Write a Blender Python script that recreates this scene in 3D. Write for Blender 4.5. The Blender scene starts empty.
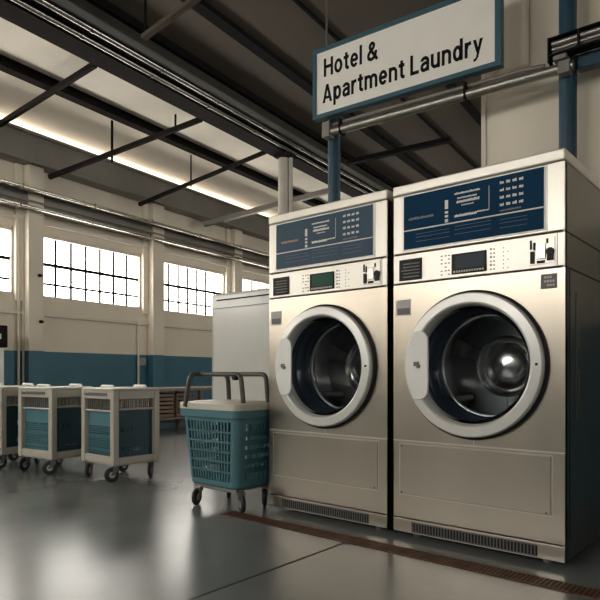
import bpy, bmesh, math, random
from mathutils import Vector, Matrix
random.seed(7)
SC = bpy.context.scene
COL = SC.collection
PI = math.pi
R_ = math.radians

# ------------------------------------------------------------------ materials
def new_mat(name):
    m = bpy.data.materials.new(name); m.use_nodes = True
    nt = m.node_tree; nt.nodes.clear()
    out = nt.nodes.new('ShaderNodeOutputMaterial')
    return m, nt, out

def pbr(name, col, rough=.5, metal=0., bump=0., bscale=40., var=.06, vscale=6., stretch=(1, 1, 1), coat=0., rvar=.0, spec=.5, detail=5):
    """procedural principled material: noise drives slight colour, roughness and bump variation"""
    m, nt, out = new_mat(name)
    L = nt.links
    p = nt.nodes.new('ShaderNodeBsdfPrincipled')
    p.inputs['Metallic'].default_value = metal
    p.inputs['Roughness'].default_value = rough
    p.inputs['Coat Weight'].default_value = coat
    p.inputs['Coat Roughness'].default_value = .08
    p.inputs['Specular IOR Level'].default_value = spec
    tc = nt.nodes.new('ShaderNodeTexCoord')
    mp = nt.nodes.new('ShaderNodeMapping'); mp.inputs['Scale'].default_value = stretch
    L.new(tc.outputs['Object'], mp.inputs['Vector'])
    n = nt.nodes.new('ShaderNodeTexNoise'); n.inputs['Scale'].default_value = vscale; n.inputs['Detail'].default_value = detail
    L.new(mp.outputs[0], n.inputs['Vector'])
    cr = nt.nodes.new('ShaderNodeValToRGB')
    a = [max(0, c * (1 - var)) for c in col]; b = [min(1, c * (1 + var)) for c in col]
    cr.color_ramp.elements[0].position = .3; cr.color_ramp.elements[1].position = .7
    cr.color_ramp.elements[0].color = (*a, 1); cr.color_ramp.elements[1].color = (*b, 1)
    L.new(n.outputs['Fac'], cr.inputs['Fac']); L.new(cr.outputs['Color'], p.inputs['Base Color'])
    if rvar:
        mr = nt.nodes.new('ShaderNodeMapRange')
        mr.inputs['To Min'].default_value = max(.02, rough - rvar); mr.inputs['To Max'].default_value = rough + rvar
        L.new(n.outputs['Fac'], mr.inputs['Value']); L.new(mr.outputs[0], p.inputs['Roughness'])
    if bump:
        n2 = nt.nodes.new('ShaderNodeTexNoise'); n2.inputs['Scale'].default_value = bscale; n2.inputs['Detail'].default_value = 3
        L.new(mp.outputs[0], n2.inputs['Vector'])
        bp = nt.nodes.new('ShaderNodeBump'); bp.inputs['Strength'].default_value = bump; bp.inputs['Distance'].default_value = .01
        L.new(n2.outputs['Fac'], bp.inputs['Height']); L.new(bp.outputs[0], p.inputs['Normal'])
    L.new(p.outputs[0], out.inputs['Surface'])
    return m

def emit(name, col, s):
    m, nt, out = new_mat(name)
    e = nt.nodes.new('ShaderNodeEmission'); e.inputs['Color'].default_value = (*col, 1); e.inputs['Strength'].default_value = s
    nt.links.new(e.outputs[0], out.inputs['Surface'])
    return m

def glass_mat(name, tint=(.93, .95, .96)):
    m, nt, out = new_mat(name); L = nt.links
    t = nt.nodes.new('ShaderNodeBsdfTransparent'); t.inputs['Color'].default_value = (*tint, 1)
    g = nt.nodes.new('ShaderNodeBsdfGlossy'); g.inputs['Roughness'].default_value = .12
    f = nt.nodes.new('ShaderNodeFresnel'); f.inputs['IOR'].default_value = 1.12
    x = nt.nodes.new('ShaderNodeMixShader')
    L.new(f.outputs[0], x.inputs[0]); L.new(t.outputs[0], x.inputs[1]); L.new(g.outputs[0], x.inputs[2])
    L.new(x.outputs[0], out.inputs['Surface'])
    return m

WIN = 5.0
M = dict(
    wall=pbr('cream_wall_paint', (.72, .655, .545), .8, bump=.05, bscale=60, var=.05, vscale=1.5),
    blue=pbr('teal_wall_paint', (.036, .135, .190), .55, bump=.05, bscale=60, var=.08, vscale=1.5),
    trim=pbr('cream_trim_paint', (.64, .585, .50), .5, var=.04),
    floor=pbr('grey_epoxy', (.155, .165, .16), .25, bump=.012, bscale=6, var=.10, vscale=2.2, rvar=.05, spec=.6),
    seam=pbr('floor_seam', (.03, .028, .025), .7),
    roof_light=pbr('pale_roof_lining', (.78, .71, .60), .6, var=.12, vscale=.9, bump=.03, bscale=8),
    roof_dark=pbr('brown_roof_deck', (.085, .063, .046), .8, var=.15, vscale=.8),  # dark brown stands in for the unlit part of the roof
    steel_dark=pbr('dark_roof_steel', (.016, .0125, .011), .8, spec=.08, metal=.0, var=.15, vscale=3),
    steel_black=pbr('blackened_steel', (.009, .0085, .0085), .8, spec=.08, metal=.0),
    duct=pbr('olive_duct_metal', (.045, .044, .036), .6, spec=.15),
    galv=pbr('galvanised_pipe', (.30, .285, .255), .36, metal=.8, var=.12, vscale=9),
    fascia_grey=pbr('grey_gutter_metal', (.20, .185, .165), .45, metal=.3, var=.1, vscale=2),
    pipe_paint=pbr('pale_pipe_paint', (.80, .77, .70), .22, var=.05),
    column=pbr('pale_column_paint', (.50, .47, .41), .45, var=.05),
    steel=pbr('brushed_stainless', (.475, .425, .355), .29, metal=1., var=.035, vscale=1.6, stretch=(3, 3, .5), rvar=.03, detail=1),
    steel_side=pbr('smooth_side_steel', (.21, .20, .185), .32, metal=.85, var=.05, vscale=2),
    enamel=pbr('cream_enamel', (.76, .725, .65), .36, metal=.45, var=.02, coat=.1),
    ring=pbr('door_ring_metal', (.72, .71, .675), .36, metal=.3, var=.03),
    white_pl=pbr('white_plastic', (.86, .85, .81), .35, var=.02),
    navy=pbr('navy_print_panel', (.007, .040, .090), .6, var=.08, vscale=3, spec=.06),
    slate=pbr('slate_blue_print_panel', (.026, .066, .110), .45, var=.08, vscale=3, spec=.25),
    print_white=pbr('white_print', (.75, .74, .70), .5),
    print_dim=pbr('faded_print', (.16, .18, .21), .5),
    print_orange=pbr('orange_print', (.42, .25, .16), .5),
    gasket=pbr('blue_black_rubber', (.028, .040, .062), .35, var=.1, coat=.2),
    drum=pbr('drum_steel', (.42, .43, .44), .32, metal=1., var=.1, vscale=8),
    hub=pbr('hub_steel', (.62, .61, .58), .2, metal=1.),
    glass=glass_mat('door_glass'),
    rubber=pbr('black_rubber', (.015, .015, .016), .5),
    black=pbr('black_plastic', (.012, .012, .013), .5, spec=.25),
    bronze=pbr('bronze_grey_handle', (.10, .095, .082), .4, metal=.6),
    lcd_green=pbr('green_display', (.008, .075, .038), .4, spec=.2),
    lcd_dark=pbr('dark_display', (.022, .034, .048), .4, spec=.2),
    chrome=pbr('chrome', (.5, .49, .46), .3, metal=1.),
    grey_label=pbr('grey_label', (.46, .45, .43), .45),
    grey_dark=pbr('dark_grey_label', (.12, .115, .11), .45),
    teal=pbr('teal_plastic', (.075, .185, .215), .42, var=.05, vscale=4),
    teal_dark=pbr('deep_teal_plastic', (.014, .050, .070), .42, var=.05, vscale=4),
    beige_pl=pbr('beige_plastic', (.45, .42, .355), .45, var=.04, vscale=5),
    lid_pl=pbr('pale_lid_plastic', (.58, .545, .465), .42, var=.03, vscale=5),
    pipe_metal=pbr('pale_wall_pipe_metal', (.72, .69, .62), .22, metal=1., var=.08, vscale=6),
    bright_galv=pbr('bright_galvanised_pipe', (.36, .345, .31), .24, metal=1., var=.08, vscale=6),
    cab_white=pbr('white_cabinet_enamel', (.62, .61, .56), .28, var=.02, coat=.3),
    rust=pbr('rusty_drain_iron', (.125, .062, .038), .6, metal=.3, var=.35, vscale=14, bump=.1, bscale=80),
    hole=pbr('drain_shadow_iron', (.02, .016, .014), .8),
    wood=pbr('brown_crate_wood', (.20, .135, .098), .65, var=.25, vscale=6, stretch=(1, 8, 8)),
    wood_top=pbr('tan_bench_wood', (.26, .20, .145), .55, var=.2, vscale=5, stretch=(1, 6, 6)),
    sign_white=pbr('sign_face', (.84, .81, .74), .45, var=.02),
    sign_blue=pbr('sign_frame_blue', (.03, .095, .125), .4, var=.06),
    pole_blue=pbr('post_blue_paint', (.012, .050, .085), .4, var=.06),
    ink=pbr('sign_black_ink', (.008, .008, .008), .7, spec=.1),
    pane=emit('daylit_pane', (1., .96, .885), WIN), pane_far=emit('daylit_far_pane', (1., .965, .90), 4.2), pane_side=emit('daylit_side_pane', (1., .965, .90), 2.4), pane_front=emit('daylit_front_pane', (1., .965, .90), 6.2),  # far and side panes glow as added fill light
    strip=emit('daylit_clerestory', (1., .91, .78), 5),
    junction=pbr('grey_box_metal', (.25, .30, .31), .5),
)

# ------------------------------------------------------------------ mesh builder
class MB:
    def __init__(s): s.bm = bmesh.new()
    def _face(s, vs, mi):
        try:
            f = s.bm.faces.new(vs); f.material_index = mi; return f
        except ValueError: return None
    def hexa(s, pts, mi=0):
        """8 points: bottom quad then top quad (or any two matching quads)"""
        v = [s.bm.verts.new(p) for p in pts]
        for q in ((0, 3, 2, 1), (4, 5, 6, 7), (0, 1, 5, 4), (1, 2, 6, 5), (2, 3, 7, 6), (3, 0, 4, 7)):
            s._face([v[i] for i in q], mi)
        return s
    def box(s, x0, x1, y0, y1, z0, z1, mi=0, mat=None):
        p = [Vector(q) for q in ((x0, y0, z0), (x1, y0, z0), (x1, y1, z0), (x0, y1, z0), (x0, y0, z1), (x1, y0, z1), (x1, y1, z1), (x0, y1, z1))]
        if mat: p = [mat @ q for q in p]
        return s.hexa(p, mi)
    def loft(s, rings, mi=0, close=True, cap0=False, cap1=False):
        vr = [[s.bm.verts.new(p) for p in r] for r in rings]
        n = len(vr[0])
        for a, b in zip(vr, vr[1:]):
            for i in range(n if close else n - 1):
                j = (i + 1) % n
                s._face([a[i], a[j], b[j], b[i]], mi)
        if cap0: s._face(list(reversed(vr[0])), mi)
        if cap1: s._face(vr[-1], mi)
        return s
    def tube(s, pts, r, seg=12, mi=0, closed=False):
        pts = [Vector(p) for p in pts]
        n = len(pts); rings = []
        t0 = (pts[1] - pts[0]).normalized()
        ref = Vector((0, 0, 1)) if abs(t0.z) < .9 else Vector((1, 0, 0))
        side = t0.cross(ref).normalized()
        for i, p in enumerate(pts):
            if i == 0: t = pts[1] - p
            elif i == n - 1: t = p - pts[i - 1]
            else: t = (pts[i + 1] - p).normalized() + (p - pts[i - 1]).normalized()
            t.normalize()
            side = (side - t * side.dot(t)).normalized()
            up = t.cross(side)
            rings.append([p + (side * math.cos(2 * PI * k / seg) + up * math.sin(2 * PI * k / seg)) * r for k in range(seg)])
        return s.loft(rings, mi, True, True, True)
    def lathe(s, prof, seg=64, mi=0, c=(0, 0, 0), axis='Y', capend=False):
        """prof: (radius, along axis) pairs"""
        rings = []
        for r, h in prof:
            ring = []
            for k in range(seg):
                a = 2 * PI * k / seg; u, v = math.cos(a) * r, math.sin(a) * r
                if axis == 'Y': q = (u, h, v)
                elif axis == 'Z': q = (u, v, h)
                else: q = (h, u, v)
                ring.append(Vector(q) + Vector(c))
            rings.append(ring)
        return s.loft(rings, mi, True, capend, capend)
    def cyl(s, c, r, h0, h1, axis='Z', seg=24, mi=0):
        return s.lathe([(r, h0), (r, h1)], seg, mi, c, axis, True)
    def extrude(s, outline, d, mi=0):
        """outline: list of 3D points (planar), d: offset vector"""
        d = Vector(d)
        a = [s.bm.verts.new(p) for p in outline]; b = [s.bm.verts.new(Vector(p) + d) for p in outline]
        s._face(a, mi); s._face(list(reversed(b)), mi)
        n = len(a)
        for i in range(n):
            j = (i + 1) % n
            s._face([a[j], a[i], b[i], b[j]], mi)
        return s
    def grid_panel(s, c00, c10, c11, c01, nrm, nu, nv, bu, bv, mu, mv, th=.004, mi=0, skip=()):
        """solid perforated panel between four corners: border mu/mv (fractions) and bars bu/bv (fraction of a cell)"""
        c00, c10, c11, c01 = map(Vector, (c00, c10, c11, c01)); nrm = Vector(nrm).normalized() * th
        def P(u, v): return (c00 * (1 - u) + c10 * u) * (1 - v) + (c01 * (1 - u) + c11 * u) * v
        def blk(u0, u1, v0, v1, k=1.):
            q = [P(u0, v0), P(u1, v0), P(u1, v1), P(u0, v1)]
            s.hexa([a - nrm * k for a in q] + [a for a in q], mi)
        blk(0, 1, 0, mv); blk(0, 1, 1 - mv, 1); blk(0, mu, mv, 1 - mv); blk(1 - mu, 1, mv, 1 - mv)
        du = (1 - 2 * mu) / nu; dv = (1 - 2 * mv) / nv
        for j in range(1, nv): v = mv + j * dv; blk(mu, 1 - mu, v - dv * bv / 2, v + dv * bv / 2)
        nrm = nrm * .8
        for i in range(1, nu): u = mu + i * du; blk(u - du * bu / 2, u + du * bu / 2, mv, 1 - mv)
        return s
    def build(s, name, mats, parent=None, bevel=0., smooth=0., seg=2, loc=None, rotz=0.):
        bmesh.ops.recalc_face_normals(s.bm, faces=s.bm.faces)
        me = bpy.data.meshes.new(name); s.bm.to_mesh(me); s.bm.free()
        for m in (mats if isinstance(mats, (list, tuple)) else [mats]): me.materials.append(M[m] if isinstance(m, str) else m)
        if smooth:
            for p in me.polygons: p.use_smooth = True
            me.set_sharp_from_angle(angle=R_(smooth))
        o = bpy.data.objects.new(name, me); COL.objects.link(o)
        if parent: o.parent = parent
        if loc: o.location = loc
        if rotz: o.rotation_euler.z = rotz
        if bevel:
            b = o.modifiers.new('bevel', 'BEVEL'); b.width = bevel; b.segments = seg; b.limit_method = 'ANGLE'; b.angle_limit = R_(40)
        return o

def tag(o, label, cat, group=None, kind=None):
    o['label'] = label; o['category'] = cat
    if group: o['group'] = group
    if kind: o['kind'] = kind
    return o
def thing(name, label, cat, loc=(0, 0, 0), rotz=0., group=None, kind=None):
    o = bpy.data.objects.new(name, None); COL.objects.link(o); o.empty_display_size = .1
    o.location = loc; o.rotation_euler.z = rotz
    return tag(o, label, cat, group, kind)
def plabel(o, text): o['label'] = text; return o
def copy_tree(o, parent=None):
    c = o.copy(); COL.objects.link(c)
    if parent: c.parent = parent
    for ch in list(o.children): copy_tree(ch, c)
    return c
def fillet(pts, r, n=6):
    pts = [Vector(p) for p in pts]; out = [pts[0]]
    for a, b, c in zip(pts, pts[1:], pts[2:]):
        d0 = (a - b).normalized(); d1 = (c - b).normalized()
        ang = d0.angle(d1); t = min(r / math.tan(ang / 2), (a - b).length * .49, (c - b).length * .49)
        p0, p1 = b + d0 * t, b + d1 * t
        for k in range(n + 1):
            q = k / n; out.append((p0 * (1 - q) + b * q) * (1 - q) + (b * (1 - q) + p1 * q) * q)
    out.append(pts[-1]); return out

# ------------------------------------------------------------------ building frame: t across (from the window wall), s along it
DL = R_(6.54)
def B(t, s, z): return Vector((math.cos(DL) * t - math.sin(DL) * s, math.sin(DL) * t + math.cos(DL) * s, z))
BM = Matrix.Rotation(DL, 4, 'Z')        # local x = t, local y = s
def struct(mb, name, mats, label, cat, **k):
    o = mb.build(name, mats, **k); o.rotation_euler.z = DL
    return tag(o, label, cat, kind='structure')
TW, T1, S0, S1, H = -8.0, 4.6, -5.2, 17.0, 4.5

m = MB(); m.box(TW - .3, T1 + .3, S0 - .3, S1 + .3, -.12, 0)
struct(m, 'floor', 'floor', 'glossy grey epoxy floor reflecting the windows', 'floor')
HR = 4.42                                           # inner deck, its shade painted brown; the pale lining rises from the girder to the window wall
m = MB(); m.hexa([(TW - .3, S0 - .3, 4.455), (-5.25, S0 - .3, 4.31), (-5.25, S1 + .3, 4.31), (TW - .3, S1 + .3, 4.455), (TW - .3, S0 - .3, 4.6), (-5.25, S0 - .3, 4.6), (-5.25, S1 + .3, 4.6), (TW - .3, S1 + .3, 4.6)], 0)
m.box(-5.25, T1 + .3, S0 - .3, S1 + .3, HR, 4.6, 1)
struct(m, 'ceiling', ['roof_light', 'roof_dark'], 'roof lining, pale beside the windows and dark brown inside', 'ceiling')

# left wall with windows: bays
piers = [(-4.6, -4.17), (-2.3, -1.87), (0.0, .43), (2.35, 2.78), (4.72, 5.15), (7.03, 7.48), (9.22, 9.66), (11.5, 11.94), (13.8, 14.24), (16.1, 16.6)]
WZ0, WZ1 = 2.0, 2.945
BAND = 1.2
m = MB()
m.box(TW - .3, TW, S0, S1, 0, BAND, 1); m.box(TW - .3, TW, S0, S1, BAND, WZ0, 0)
m.box(TW - .3, TW, S0, S1, WZ1, 4.33, 0)
for a, b in [(S0, piers[0][1])] + piers[1:-1] + [(piers[-1][0], S1)]:
    m.box(TW - .3, TW, a, b, WZ0, WZ1, 0)
struct(m, 'wall_left', ['wall', 'blue'], 'cream window wall with a teal lower band', 'wall')
# clerestory slot above the gutter
m = MB(); m.box(TW - .25, TW - .2, S0, S1, 4.33, 4.46)
tag(struct(m, 'window_9', 'strip', 'thin bright daylight slot between window wall and roof', 'window'), 'thin bright daylight slot between window wall and roof', 'window', kind='structure')
wl = [(a[1], b[0]) for a, b in zip(piers, piers[1:])]
ordn = ['second before the first post', 'x']
wlab = {4.72: 'multi-pane window at the left end of the cream wall', 7.03: 'seven-pane-wide window right of the first cream pillar',
        9.22: 'window between the second and third cream pillars', 11.5: 'window past the third pillar, partly behind the washer'}
for i, (a, b) in enumerate(wl):
    lab = wlab.get(b, 'bright window %s on the cream wall' % ['near the front corner', 'second from the front corner', 'third from the front corner', 'before the left end bay', '', '', '', '', 'at the far corner'][min(i, 8)])
    fr = MB(); fw = .055
    x0, x1 = TW - .12, TW - .02
    fr.box(x0, x1, a, b, WZ0, WZ0 + fw * .5); fr.box(x0, x1, a, b, WZ1 - fw, WZ1); fr.box(x0, x1, a, a + fw * .6, WZ0, WZ1); fr.box(x0, x1, b - fw * .6, b, WZ0, WZ1)
    w = struct(fr, 'window_%d' % (i + 1), 'trim', lab, 'window')
    g = MB(); g.box(TW - .10, TW - .09, a + .03, b - .03, WZ0 + .02, WZ1 - .03); g.build('pane', 'pane', w)
    g = MB(); n = 7
    for k in range(1, n):
        s = a + (b - a) * k / n; g.box(TW - .088, TW - .065, s - .015, s + .015, WZ0 + .02, WZ1 - .04)
    g.box(TW - .088, TW - .055, a + .02, b - .02, 2.478, 2.524); g.box(TW - .088, TW - .065, a + .02, b - .02, 2.197, 2.228)
    g.build('glazing_bar', 'steel_dark', w)
# trims along the wall
m = MB(); m.box(TW, TW + .05, S0, S1, 1.715, 1.765); struct(m, 'trim_1', 'trim', 'cream sill moulding under the windows', 'trim', bevel=.006)
m = MB(); m.box(TW, TW + .06, S0, S1, 3.05, 3.105); struct(m, 'trim_2', 'trim', 'cream head moulding above the windows', 'trim', bevel=.006)
for i, (a, b) in enumerate(piers[3:8]):
    m = MB()
    m.box(TW, TW + .16, a + .12, b - .07, BAND, 3.84, 0); m.box(TW, TW + .163, a + .117, b - .067, 0, BAND, 1)
    m.box(TW, TW + .05, a, a + .12, WZ0 - .1, 3.84, 0); m.box(TW, TW + .05, b - .07, b, WZ0 - .1, 3.84, 0)
    struct(m, 'pillar', ['wall', 'blue'], ['cream pillar on the near window wall', 'first cream pillar in view on the window wall', 'second cream pillar between two full windows', 'third cream pillar, next to the white cabinet', 'cream pillar far behind the washers'][i], 'pillar', bevel=.008)
# gutter box, runway beam and pipes along the wall
m = MB(); m.box(TW, -7.75, S0, S1, 3.84, 4.262); m.box(-7.75, -7.70, S0, S1, 3.82, 3.87); m.box(-7.75, -7.71, S0, S1, 4.22, 4.268)
struct(m, 'trim_3', 'fascia_grey', 'grey gutter box running under the roof', 'trim', bevel=.01)
m = MB(); m.box(TW + .0, -7.76, S0, S1, 3.2, 3.23); m.box(TW, -7.76, S0, S1, 3.43, 3.46); m.box(TW + .04, -7.86, S0, S1, 3.23, 3.43); m.box(-7.86, -7.82, S0, S1, 3.30, 3.33)
struct(m, 'beam', 'fascia_grey', 'grey rail beam along the window wall above the panes', 'beam')
for tp, z, nm in ((-7.60, 3.415, 'upper pale pipe along the window wall'), (-7.66, 3.18, 'lower pale pipe along the window wall')):
    m = MB(); m.tube([B(tp, S0 + .1, z), B(tp, S1 - .1, z)], .027, 12)
    for s in [x * 1.15 for x in range(-3, 14)]:
        m.box(-7.76, tp + .03, s - .012, s + .012, z - .031, z + .031, 0, BM)
    tag(m.build('wall_pipe', 'pipe_metal', smooth=40), nm + ' under the gutter', 'pipe')
# far-left kiosk-like cabinet, conduits, boxes on the wall
k = thing('storage_cabinet', 'pale cabinet with a dark header at the left end of the blue wall', 'cabinet', B(-7.75, 3.80, 0), DL)
m = MB(); m.box(-.2, .25, -.5, .49, 0, 1.21); m.build('body', 'white_pl', k, bevel=.01)
m = MB(); m.box(-.2, .30, -.5, .51, 1.215, 1.50); m.build('header', 'steel_dark', k, bevel=.008)
m = MB(); m.box(.301, .305, .36, .42, 1.32, 1.39); m.build('label_plate', 'print_white', k)
for i, (s, z0, z1, lab) in enumerate(((4.76, 0.02, 3.1, 'cream vertical conduit left of the first pillar'), (4.83, .02, 3.1, 'cream vertical conduit hugging the first pillar'), (6.92, .02, 1.74, 'thin vertical conduit under the window, left of second pillar'))):
    m = MB(); m.tube([B(TW + .045, s, z0), B(TW + .045, s, z1)], .018, 10)
    tag(m.build('conduit', 'trim', smooth=40), lab, 'conduit')
m = MB(); m.box(TW, TW + .08, 6.93, 7.06, 1.02, 1.15, 0, BM)
tag(m.build('junction_box', 'junction', bevel=.006), 'small grey junction box on the teal band by the second pillar', 'box')
for s, z in ((5.02, 1.62), (5.0, 2.28)):
    m = MB(); m.box(TW + .16, TW + .2, s - .015, s + .015, z - .02, z + .02, 0, BM); m.box(TW + .19, TW + .2, s - .04, s + .03, z - .012, z + .012, 0, BM)
    tag(m.build('wall_hook', 'steel_dark'), 'small dark hook %s on the first cream pillar' % ('lower' if z < 2 else 'upper'), 'hook')

# other walls of the hall
rw = [(-4.6, -2.6), (-2.2, -.2), (6.4, 8.4), (8.8, 10.8), (11.2, 13.2)]  # unseen windows added to brighten the window wall
RZ0, RZ1 = 2.2, 4.0
m = MB(); m.box(T1, T1 + .3, S0, S1, 0, BAND, 1); m.box(T1, T1 + .3, S0, S1, BAND, RZ0, 0); m.box(T1, T1 + .3, S0, S1, RZ1, H, 0)
for a, b in ((S0, -4.6), (-2.6, -2.2), (-.2, 6.4), (8.4, 8.8), (10.8, 11.2), (13.2, S1)): m.box(T1, T1 + .3, a, b, RZ0, RZ1, 0)
struct(m, 'wall_right', ['wall', 'blue'], 'cream side wall with teal lower band', 'wall')
m = MB(); m.box(TW, T1, S1, S1 + .3, 0, BAND, 1); m.box(TW, T1, S1, S1 + .3, BAND, H, 0)
struct(m, 'wall_end', ['wall', 'blue'], 'far cream end wall of the hall', 'wall')
fw = [(-7.4, -5.0), (-4.6, -2.2)]
FZ0, FZ1 = 2.75, 4.15
m = MB(); m.box(TW, T1, S0 - .3, S0, 0, BAND, 1); m.box(TW, T1, S0 - .3, S0, BAND, FZ0, 0); m.box(TW, T1, S0 - .3, S0, FZ1, H, 0)
ed = [TW] + [e for p in fw for e in p] + [T1]
for a, b in zip(ed[0::2], ed[1::2]): m.box(a, b, S0 - .3, S0, FZ0, FZ1, 0)
struct(m, 'wall_front', ['wall', 'blue'], 'cream wall behind the viewer with tall windows', 'wall')
for i, (a, b) in enumerate(fw):
    fr = MB(); y0, y1 = S0 - .12, S0 - .02
    fr.box(a, b, y0, y1, FZ0, FZ0 + .05); fr.box(a, b, y0, y1, FZ1 - .05, FZ1); fr.box(a, a + .05, y0, y1, FZ0, FZ1); fr.box(b - .05, b, y0, y1, FZ0, FZ1)
    w = struct(fr, 'window_%d' % (10 + i), 'trim', 'tall daylit window in the wall behind the viewer, %s' % ['nearest the window wall', 'middle one', 'farthest from the window wall'][i], 'window')
    g = MB(); g.box(a + .02, b - .02, S0 - .11, S0 - .10, FZ0 + .02, FZ1 - .02); g.build('pane', 'pane_front', w)
    g = MB()
    for q in range(1, 5): x = a + (b - a) * q / 5; g.box(x - .012, x + .012, S0 - .098, S0 - .06, FZ0, FZ1)
    for q in range(1, 4): z = FZ0 + (FZ1 - FZ0) * q / 4; g.box(a, b, S0 - .098, S0 - .06, z - .012, z + .012)
    g.build('glazing_bar', 'steel_dark', w)

for i, (a, b) in enumerate(rw):
    fr = MB(); x0, x1 = T1 + .02, T1 + .12
    fr.box(x0, x1, a, b, RZ0, RZ0 + .05); fr.box(x0, x1, a, b, RZ1 - .05, RZ1); fr.box(x0, x1, a, a + .05, RZ0, RZ1); fr.box(x0, x1, b - .05, b, RZ0, RZ1)
    w = struct(fr, 'window_%d' % (20 + i), 'trim', ['daylit window in the side wall behind the viewer, nearer the corner', 'daylit window in the side wall behind the viewer, farther from the corner', 'daylit side wall window beyond the partition, closest to it', 'daylit side wall window beyond the partition, middle of three', 'daylit side wall window beyond the partition, farthest from it'][i], 'window')
    g = MB(); g.box(T1 + .10, T1 + .11, a + .02, b - .02, RZ0 + .02, RZ1 - .02); g.build('pane', 'pane_side' if i < 2 else 'pane_far', w)
    g = MB()
    for q in range(1, 5): y = a + (b - a) * q / 5; g.box(T1 + .06, T1 + .098, y - .012, y + .012, RZ0, RZ1)
    for q in range(1, 4): z = RZ0 + (RZ1 - RZ0) * q / 4; g.box(T1 + .06, T1 + .098, a, b, z - .012, z + .012)
    g.build('glazing_bar', 'steel_dark', w)

# partition behind the machines (machine frame)
m = MB(); m.box(-1.755, 4.12, 4.1, 4.4, 0, BAND, 1); m.box(-1.755, 4.12, 4.1, 4.4, BAND, H, 0); m.box(-1.762, -1.73, 4.085, 4.1, 0, H, 2)
tag(m.build('wall_back', ['wall', 'blue', 'trim']), 'cream partition wall behind the right washer and blue post', 'wall', kind='structure')
m = MB(); m.box(-1.61, -1.42, 4.0, 4.099, 2.93, H)
tag(m.build('wall_duct', 'wall', bevel=.03, seg=4), 'boxed cream duct dropping from the roof behind the sign', 'duct')

# ------------------------------------------------------------------ roof steel
def ibeam(mb, t, z0, z1, w, tw, s0=S0, s1=S1, fl=.03, mi=0):
    mb.box(t - w / 2, t + w / 2, s0, s1, z0, z0 + fl, mi); mb.box(t - w / 2, t + w / 2, s0, s1, z1 - fl, z1, mi); mb.box(t - tw / 2, t + tw / 2, s0, s1, z0 + fl, z1 - fl, mi)
m = MB(); ibeam(m, -6.38, 4.245, 4.375, .13, .03, fl=.02)
struct(m, 'roof_beam', 'steel_dark', 'slim dark roof beam across the pale lining', 'beam')
m = MB(); ibeam(m, -5.27, 4.2, 4.5, .27, .10)
struct(m, 'roof_beam', 'steel_dark', 'heavy dark roof girder at the edge of the pale lining', 'beam')
m = MB(); m.box(-4.92, -4.66, S0, S1, 4.34, 4.43)
struct(m, 'roof_beam', 'steel_black', 'black roof beam right of the overhead pipes', 'beam')
m = MB(); m.box(-4.02, -3.89, S0, S1, 4.365, 4.43)
struct(m, 'roof_beam', 'steel_black', 'black roof purlin left of the hanging sign', 'beam')
m = MB(); m.box(-3.17, -3.14, S0, S1, 4.39, 4.43)
struct(m, 'roof_beam', 'steel_black', 'thin black roof purlin behind the sign', 'beam')
m = MB(); m.box(-1.0, -.85, S0, S1, 4.33, 4.43)
struct(m, 'roof_beam', 'steel_dark', 'dark roof beam over the washers', 'beam')
m = MB(); m.box(-4.6, -2.95, 8.24, 8.33, 4.20, 4.27)
struct(m, 'roof_beam', 'steel_black', 'black cross beam far behind the washers', 'beam')
for t in (-2.55, -1.9):
    m = MB(); m.box(t, t + .09, 6.3, S1, 4.37, 4.43)
    struct(m, 'roof_beam', 'steel_black', 'short black purlin beyond the cross beam, %s' % ('nearer the sign post' if t < -2 else 'nearer the partition'), 'beam')
# overhead services beside the girder
for t, z, r, mat, lab in ((-5.06, 4.215, .028, 'bright_galv', 'bright overhead pipe nearest the dark girder'), (-4.895, 4.225, .03, 'bright_galv', 'bright overhead pipe next to the olive duct')):
    m = MB(); m.tube([B(t, S0 + .1, z), B(t, S1 - .1, z)], r, 14)
    for s in [q * .92 for q in range(-4, 18)]:
        m.tube([B(t, s - .015, z), B(t, s + .015, z)], r + .008, 12)
    tag(m.build('overhead_pipe', mat, smooth=40), lab, 'pipe')
m = MB(); m.box(-5.12, -4.93, S0 + .1, S1 - .1, 4.3, 4.40, 0, BM); m.box(-4.86, -4.70, S0 + .1, S1 - .1, 4.23, 4.33, 0, BM)
tag(m.build('overhead_duct', 'duct', bevel=.01), 'olive metal duct running above the two bright overhead pipes', 'duct')
m = MB(); m.tube([B(-5.405, S0 + .1, 4.262), B(-5.405, S1 - .1, 4.262)], .007, 8)
tag(m.build('cable', 'galv'), 'thin pale cable along the heavy dark girder', 'cable')
# braces
def bar(name, p, q, w, h, mat, label, cat='brace'):
    p, q = Vector(p), Vector(q); d = (q - p).normalized(); sd = d.cross(Vector((0, 0, 1))).normalized() * w / 2; up = sd.cross(d).normalized() * h / 2
    a = MB(); a.hexa([p - sd - up, p + sd - up, p + sd + up, p - sd + up, q - sd - up, q + sd - up, q + sd + up, q - sd + up])
    return tag(a.build(name, mat), label, cat)
bar('roof_brace', B(-7.72, 4.35, 4.19), B(-5.41, 4.11, 4.22), .05, .06, 'steel_dark', 'dark roof brace at the left end, nearest the viewer')
bar('roof_brace', B(-7.72, 5.08, 3.69), B(-5.41, 5.77, 4.22), .05, .06, 'steel_dark', 'dark roof brace with hanging rods, second from the left end')
bar('roof_brace', B(-7.72, 6.73, 3.69), B(-5.41, 7.16, 4.22), .045, .055, 'steel_dark', 'dark roof brace in the middle of the pale lining')
bar('roof_brace', B(-7.72, 8.30, 3.69), B(-5.41, 9.3, 4.22), .09, .09, 'fascia_grey', 'dark roof brace farthest off, left of the pale column')
bar('roof_brace', B(-4.37, 3.86, 4.06), B(-3.62, 3.95, 4.30), .06, .04, 'roof_dark', 'short grey brace right of the overhead pipes')
def rod(p, q, r, mat, label, name='hanger_rod'):
    a = MB(); a.tube([p, q], r, 8); return tag(a.build(name, mat, smooth=40), label, 'rod')
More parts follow.
